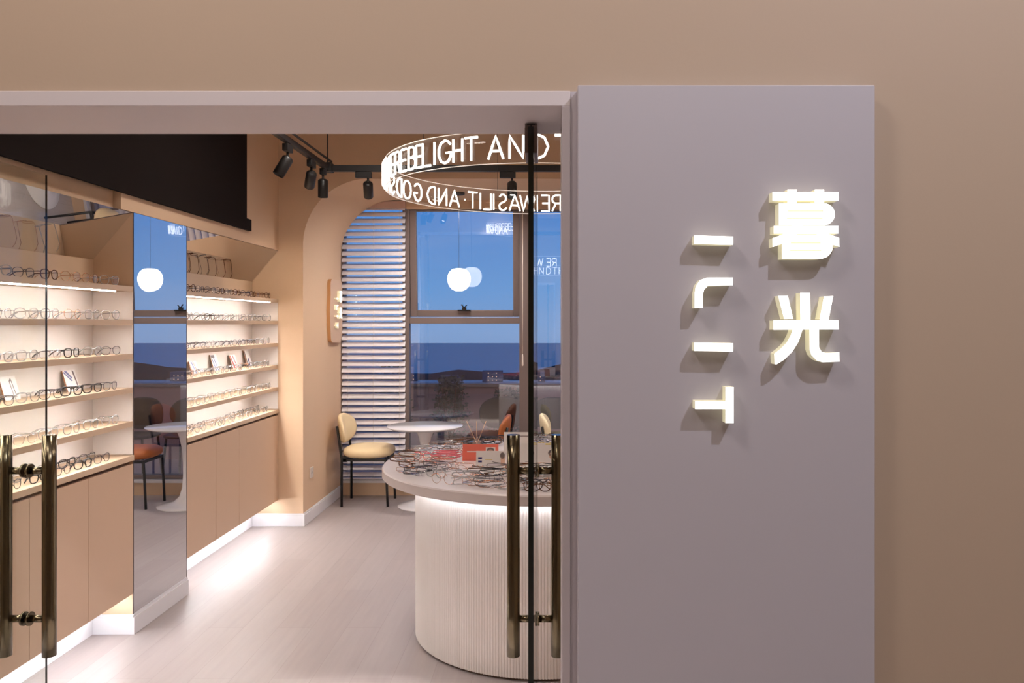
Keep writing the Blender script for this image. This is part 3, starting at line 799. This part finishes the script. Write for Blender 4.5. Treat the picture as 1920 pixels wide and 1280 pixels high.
def make_glasses(k, folded, parts=True):
    fr, lens, tm, m = glasses_meshes(k, folded, 6 if parts else 4)
    if not parts:
        mb = MB(); mb.add(fr.v, fr.f, 0, True)
        for t_ in tm: mb.add(t_.v, t_.f, 0, True)
        for l_ in lens: mb.add(l_.v, l_.f, 1)
        return bpy.data.objects.new('eyeglasses', mb.mesh('eyeglasses', [m, M['lens']]))
    root = bpy.data.objects.new('eyeglasses', None); root.empty_display_size = .03
    kids = [('frame', fr.mesh('frame', m))]+[('lens', l_.mesh('lens', M['lens'])) for l_ in lens]+[('temple', t_.mesh('temple', m)) for t_ in tm]
    KIDS[root] = kids
    return root
KIDS = {}
CACHE = {}
def put_glasses(k, folded, parts, loc, rz, label, group, tilt=0):
    key = (k, folded, parts)
    if key not in CACHE: CACHE[key] = make_glasses(k, folded, parts)
    src = CACHE[key]
    o = src.copy(); C.objects.link(o)
    o.location = loc; o.rotation_euler = (tilt, 0, rz)
    tag(o, label, 'eyeglasses', group)
    if parts:
        for nm, me in KIDS[src]:
            c = bpy.data.objects.new(nm, me); c.parent = o; C.objects.link(c)
    return o
ORD = ['first', 'second', 'third', 'fourth', 'fifth']
def pick(ws): 
    ks = list(ws); return random.choices(ks, [ws[k] for k in ks])[0]
nearmix = [dict(gold=3, crystal=2, gunmetal=2, tortoise=1), dict(crystal=5, silver=2, gold=1), dict(crystal=3, gunmetal=3, silver=2), dict(crystal=2, gunmetal=4, black=1), dict(crystal=6, silver=1)]
for i, z in enumerate(SH):
    y = 2.70; j = 0
    while y < 4.03:
        k = pick(nearmix[i])
        if i == 2 and abs(y-3.72) < .08: k = 'black'
        if i == 3 and 3.6 < y < 3.95: k = 'black' if y < 3.8 else 'gunmetal'
        put_glasses(k, False, True, (XW-.022-random.random()*.01, y, z+.0005), PI/2+random.uniform(-.25, .05), 
            STY[k]['d']+' on the %s shelf down, left of the mirror' % ORD[i], 'eyeglasses on the near %s shelf' % ORD[i])
        y += .154+random.uniform(-.002, .008)
farmix = [dict(tortoise=3, gold=2, gunmetal=3), dict(crystal=3, gunmetal=3, black=1), dict(crystal=3, gunmetal=3, silver=1), dict(crystal=4, gold=1, silver=1, pink=.5), dict(crystal=5, silver=2)]
for i, z in enumerate(SH):
    y = 4.82
    while y < 6.19:
        k = pick(farmix[i])
        put_glasses(k, False, False, (XW-.022-random.random()*.01, y, z+.0005), PI/2+random.uniform(-.25, .05),
            STY[k]['d']+' on the %s shelf down, right of the mirror' % ORD[i], 'eyeglasses on the far %s shelf' % ORD[i])
        y += .145+random.uniform(-.002, .004)
for (ya, yb, side, mixw, parts) in ((2.75, 4.02, 'left', dict(black=3, gunmetal=3, crystal=2), True), (4.82, 6.20, 'right', dict(silver=3, crystal=3, gunmetal=2), False)):
    for row in (0, 1):
        y = ya+row*.03
        while y < yb:
            k = pick(mixw)
            put_glasses(k, True, parts, (XW-.028-row*.085, y, .9215), PI/2+random.uniform(-.12, .1),
                STY[k]['d']+' on the ledge %s of the tall mirror' % side, 'folded eyeglasses on the ledge %s of the tall mirror' % side, tilt=0)
            y += .156+random.uniform(0, .012)
# counter top glasses
mixc = dict(crystal=3, gold=5, gunmetal=4, silver=2, tortoise=2.5, black=.5)
placed = []
def corners(x, y, a, w_, y0_, y1_):
    c, q = math.cos(a), math.sin(a)
    return [(x+u*c-v*q, y+u*q+v*c) for u, v in ((-w_, y0_), (w_, y0_), (w_, y1_), (-w_, y1_))]
def hit(A, B):
    for P in (A, B):
        for i in range(2):
            ex, ey = P[i+1][0]-P[i][0], P[i+1][1]-P[i][1]
            pa = [x*ex+y*ey for x, y in A]; pb_ = [x*ex+y*ey for x, y in B]
            if max(pa) < min(pb_) or max(pb_) < min(pa): return False
    return True
tries = 0; rnd2 = random.Random(11)
while tries < 30000 and len(placed) < 128:
    tries += 1
    mode = 'open' if tries < 160 else ('up' if rnd2.random() < .2 else 'flat')
    x = rnd2.uniform(CXc-CR, .16); y = rnd2.uniform(CYc-CR, CYc+CR); a = rnd2.gauss(0, .45)
    box_ = dict(open=(.066, -.004, .085), up=(.066, -.004, .018), flat=(.044, -.026, .0))[mode]
    cs = corners(x, y, a, *box_)
    if any((u-CXc)**2+(v-CYc)**2 > (CR-.05)**2 for u, v in cs): continue
    if any(-.50 < u < .17 and 3.98 < v < 4.74 for u, v in cs) : continue
    if any(abs(x-q_[0]) < .2 and abs(y-q_[1]) < .2 and hit(cs, q_[2]) for q_ in placed): continue
    k = pick(mixc)
    if -.72 < x < -.46 and 4.2 < y < 4.40: k = 'pink'
    if y > 4.80 and x < -.2: k = rnd2.choice(['black', 'crystal', 'gunmetal'])
    placed.append((x, y, cs))
    put_glasses(k, mode != 'open', True, (x, y, CZ+(.0005 if mode != 'flat' else .003+.012*rnd2.random())), a,
        STY[k]['d']+' among those spread over the round counter', 'eyeglasses on the round counter', tilt=math.radians(84) if mode == 'flat' else 0)
put_glasses('olive', False, True, (-.03, 4.62, CZ+.0005), .1, 'yellow-rimmed eyeglasses behind the white display board on the round counter', 'eyeglasses on the round counter')

# ------------------------------------------------------------------ cards and small things
def card(name, label, cat, x0, x1, y, h_, z=CZ, lean=.18, face='paper', prints=(), depth=.045, rz=0):
    t = thing(name, label, cat, ((x0+x1)/2, y, z+.0006), rz); w_ = x1-x0
    def fn(off): return lambda a, b, d: (a, b*math.sin(lean)+off+d, b*math.cos(lean))
    obj('card', MB().prism([(-w_/2, .0005), (w_/2, .0005), (w_/2, h_), (-w_/2, h_)], fn(0), 0, .002), M[face], t)
    obj('easel_back', MB().prism([(-w_/5, 0), (w_/5, 0), (w_/6, h_*.8), (-w_/6, h_*.8)], lambda a, b, d: (a, depth-(depth-h_*.8*math.sin(lean)-.004)*(b/(h_*.8))+d, b+.0005), 0, .0015), M['kraft'], t)
    for mname, poly, nm in prints:
        obj(nm, MB().prism([(a*w_/2, b*h_) for a, b in poly], fn(-.0006), 0, .0005), M[mname], t)
    return t
rect = lambda a, b, c, d: [(a, b), (c, b), (c, d), (a, d)]
def ell(cx_, cy_, rx, ry, n=16): return [(cx_+rx*math.cos(2*PI*i/n), cy_+ry*math.sin(2*PI*i/n)) for i in range(n)]
card('display_card', 'coral red printed display card standing on the round counter', 'card', -.475, -.285, 4.24, .088, face='coral',
     prints=[('paper', rect(-.75, .52, -.1, .58), 'printed_line')])
card('display_card', 'small white card with a navy blue square mark in front of the coral card', 'card', -.385, -.235, 4.05, .082,
     prints=[('navy', rect(-.86, .30, -.60, .42), 'printed_mark'), ('navy', rect(-.86, .50, -.60, .62), 'printed_mark'), ('yellow', rect(-.4, .46, .1, .49), 'printed_line'), ('hair', ell(.78, .72, .16, .2), 'printed_hair'), ('skin', rect(.66, .15, .94, .66), 'printed_portrait')])
card('display_board', 'large white board with a small portrait at the right of the round counter', 'card', -.195, .045, 4.03, .125,
     prints=[('hair', ell(.62, .60, .16, .13), 'printed_hair'), ('skin', ell(.62, .50, .12, .14), 'printed_portrait'), ('yellow', rect(.35, .93, 1, .98), 'printed_line'), ('hair', rect(-.5, .25, -.1, .265), 'printed_line')])
card('display_card', 'pale leaflet stand behind the coral card on the round counter', 'card', -.27, -.10, 4.47, .12, prints=[('hair', rect(-.3, .8, .6, .84), 'printed_line')])
card('portrait_cutout', 'small portrait cut-out standing between the coral and white cards', 'card', -.345, -.295, 4.15, .085,
     prints=[('hair', ell(0, .82, .8, .17), 'printed_hair'), ('skin', ell(0, .70, .6, .18), 'printed_portrait')])
df = thing('reed_diffuser', 'small glass reed diffuser with three pale sticks on the round counter', 'diffuser', (-.437, 4.66, CZ+.0005))
obj('bottle', MB().lathe([(.001, 0), (.024, 0), (.026, .004), (.026, .038), (.02, .046), (.010, .050), (.010, .060), (.012, .062)], 28), M['amber'], df)
for a in (-.062, -.004, .052):
    obj('reed', MB().tube([(-a*.15, 0, .006), (a, .01, .158)], .0017, 6), M['reed'], df)
pb = thing('pebble_dish', 'dark glossy frames tray at the rear edge of the round counter', 'tray', (-.50, 4.86, CZ+.0005))
obj('tray', MB().lathe([(.001, .001), (.05, .001), (.056, .01), (.053, .01), (.048, .004), (.001, .004)], 28), M['black_metal'], pb)

def shelf_card(label, y, h_, cols, w_=.10, z=SH[3]):
    t = thing('display_card', label, 'card', (XB+.044, y, z+.0005), 0)
    sl_ = .28
    fn = lambda o_: (lambda a, b, d: (-b*math.sin(sl_)+o_-d, a, b*math.cos(sl_)))
    obj('card', MB().prism([(-w_/2, 0), (w_/2, 0), (w_/2, h_), (-w_/2, h_)], fn(0), 0, .004), [M['paper'], ][0], t)
    obj('card_edge', MB().prism([(-w_/2-.002, 0), (-w_/2, 0), (-w_/2, h_), (-w_/2-.002, h_)], fn(0), -.0005, .0052), M['kraft'], t)
    for i, (mn, poly) in enumerate(cols):
        obj('print', MB().prism([(a*w_, b*h_) for a, b in poly], fn(.0006), 0, .0005), M[mn], t)
    return t
diag = lambda x, w_: [(x, 0.02), (x+w_, 0.02), (x+w_-.35, .98), (x-.35, .98)]
cut = lambda P: [(max(-.48, min(.48, a)), b) for a, b in P]
shelf_card('white card with blue stripes and an arched dark line left of the tall mirror', 3.88, .105, [('blue_print', [(-.4, .98), (-.2, .98), (.15, .62), (.05, .60)]), ('blue_print', [(-.48, .9), (-.42, .95), (.1, .5), (.0, .48)]), ('hair', [(.22, .98), (.34, .96), (.46, .1), (.38, .1)])])
shelf_card('pale card with a looped grey outline at the far left edge', 3.44, .105, [('hair', [(.1, .1), (.13, .1), (.08, .8), (.04, .8)]), ('hair', [(.26, .1), (.30, .1), (.2, .85), (.16, .85)]), ('hair', [(.04, .8), (.16, .92), (.2, .85), (.1, .78)])])
shelf_card('peach and blue striped card next to the tall mirror on its right', 5.20, .085, [('peach', cut(diag(-.45, .2))), ('blue_print', cut(diag(.1, .12))), ('peach', cut(diag(.35, .08)))])
shelf_card('grey blue striped card, second from the tall mirror on its right', 5.54, .115, [('blue_print', cut(diag(-.2, .15))), ('hair', rect(-.46, .8, .1, .98)), ('blue_print', cut(diag(.15, .12)))])
shelf_card('dark red striped card, third from the tall mirror on its right', 5.86, .10, [('red_print', cut(diag(-.3, .3))), ('red_print', cut(diag(.3, .10)))])
shelf_card('grey and white card with a black stripe, nearest the arched wall', 6.14, .125, [('hair', rect(-.48, .02, -.3, .98)), ('navy', rect(-.1, .05, .08, .5))])
o = obj('leaflet', MB().box(-.04, .04, -.055, .055, 0, .002), M['paper'], loc=(XW-.17, 3.05, .9217)); 
tag(o, 'blank white leaflet lying on the ledge behind the left door handle', 'leaflet')

# ------------------------------------------------------------------ outside the windows
te = struct('floor_terrace', MB().box(-7, 9, 7.601, 9.9, -.12, -.02), M['terrace'])
pp = thing('terrace_parapet', 'dark solid parapet wall of the terrace outside the windows', 'parapet', (1, 9.55, -.019))
obj('wall_panel', MB().box(-8, 8, -.06, .06, 0, .86), M['parapet'], pp)
obj('coping', MB().box(-8, 8, -.09, .09, .861, .90), M['cap'], pp)
def shrub(label, x, y, hgt, seed):
    rnd = random.Random(seed)
    t = thing('potted_shrub', label, 'plant', (x, y, -.019))
    obj('pot', MB().lathe([(.001, 0), (.11, 0), (.15, .30), (.16, .30), (.16, .33), (.14, .33), (.13, .28), (.001, .28)], 28), M['pot'], t)
    lf = MB()
    for i in range(900):
        a = rnd.uniform(0, 2*PI); zz = .34+(hgt-.34)*rnd.random()**.8; rr_ = (.26-.14*(zz/hgt))*math.sqrt(rnd.random())*1.2
        c = Vector((rr_*math.cos(a), rr_*math.sin(a), zz)); u = Vector((rnd.uniform(-1, 1), rnd.uniform(-1, 1), rnd.uniform(-.3, 1))).normalized()
        v = u.orthogonal().normalized()*.014; L__ = .05
        lf.add([c, c+u*L__*.5+v, c+u*L__, c+u*L__*.5-v], [(0, 1, 2, 3)])
    obj('foliage', lf, M['leaf'], t)
    st_ = MB()
    for i in range(6):
        a = i*1.05; st_.tube([(0, 0, .26), (.1*math.cos(a), .1*math.sin(a), .6), (.15*math.cos(a), .15*math.sin(a), hgt*.9)], .006, 5)
    obj('stems', st_, M['pot'], t)
shrub('left potted shrub on the terrace outside the fixed pane', -1.80, 9.05, 1.12, 1)
shrub('middle potted shrub on the terrace outside the fixed pane', -1.15, 9.05, 1.0, 2)
shrub('low potted shrub on the terrace beside the window mullion', -.5, 9.05, .85, 3)
def outdoor_chair(label, x, y, rz):
    t = thing('terrace_chair', label, 'chair', (x, y, -.019), rz)
    bk = cushion(.34, .50, .03, n=28, m=8, e=.8); bk.v = [(-.2+c+b*b*1.6, b, .66+a) for a, b, c in bk.v]
    obj('backrest', bk, M['black_metal'], t)
    s_ = cushion(.44, .46, .05, e=.7); s_.v = [(a, b, c+.45) for a, b, c in s_.v]
    obj('seat', s_, M['black_metal'], t)
    for a in (-1, 1):
        for b in (-1, 1): obj('leg', MB().tube([(.2*a, .19*b, 0), (.16*a, .16*b, .44)], .012, 8), M['black_metal'], t)
outdoor_chair('black terrace chair outside behind the burnt orange chair', -.52, 8.35, -PI/2)
outdoor_chair('black terrace chair outside behind the cream chair', .02, 8.3, -PI/2)
o = obj('sea_bay', MB().box(-900, 900, 40, 930, -1, 0), M['sea'], loc=(0, 0, -22)); o['kind'] = 'structure'; o['label'] = 'dark blue bay far outside the windows'
hl = MB(); rnd = random.Random(4); vs = []; n = 60
for i in range(n+1):
    x = -160+i*8.0; z = 3+2.2*math.sin(i*.35)+1.6*math.sin(i*.9+1)+rnd.random()
    vs += [(x, 330, 0), (x, 342, max(.8, z)), (x, 372, 0)]
hl.add(vs, [(3*i, 3*i+3, 3*i+4, 3*i+1) for i in range(n)]+[(3*i+1, 3*i+4, 3*i+5, 3*i+2) for i in range(n)], 0, True)
o = obj('wooded_shore', hl, M['hill'], loc=(0, 0, -21.9)); tag(o, 'dark wooded shoreline across the bay beyond the terrace', 'shore')
for i in range(14):
    x = -60+i*19+rnd.uniform(-4, 4); hh = rnd.uniform(2.2, 4.5); ww = rnd.uniform(4, 9)
    t = thing('distant_building', 'small building with lit windows on the far shore', 'building', (x, 318+rnd.uniform(-5, 5), -21.9), 0, 'buildings on the far shore')
    obj('body', MB().box(-ww/2, ww/2, 0, 5, 0, hh), M['building'], t)
    lw_ = MB(); q = int(ww/1.6)
    for a in range(q):
        for b in range(int(hh/1.4)):
            if rnd.random() < .6: lw_.box(-ww/2+.6+a*1.6, -ww/2+1.0+a*1.6, -.06, -.01, .6+b*1.4, .95+b*1.4)
    if lw_.v: obj('lit_windows', lw_, M['lit_window'], t)
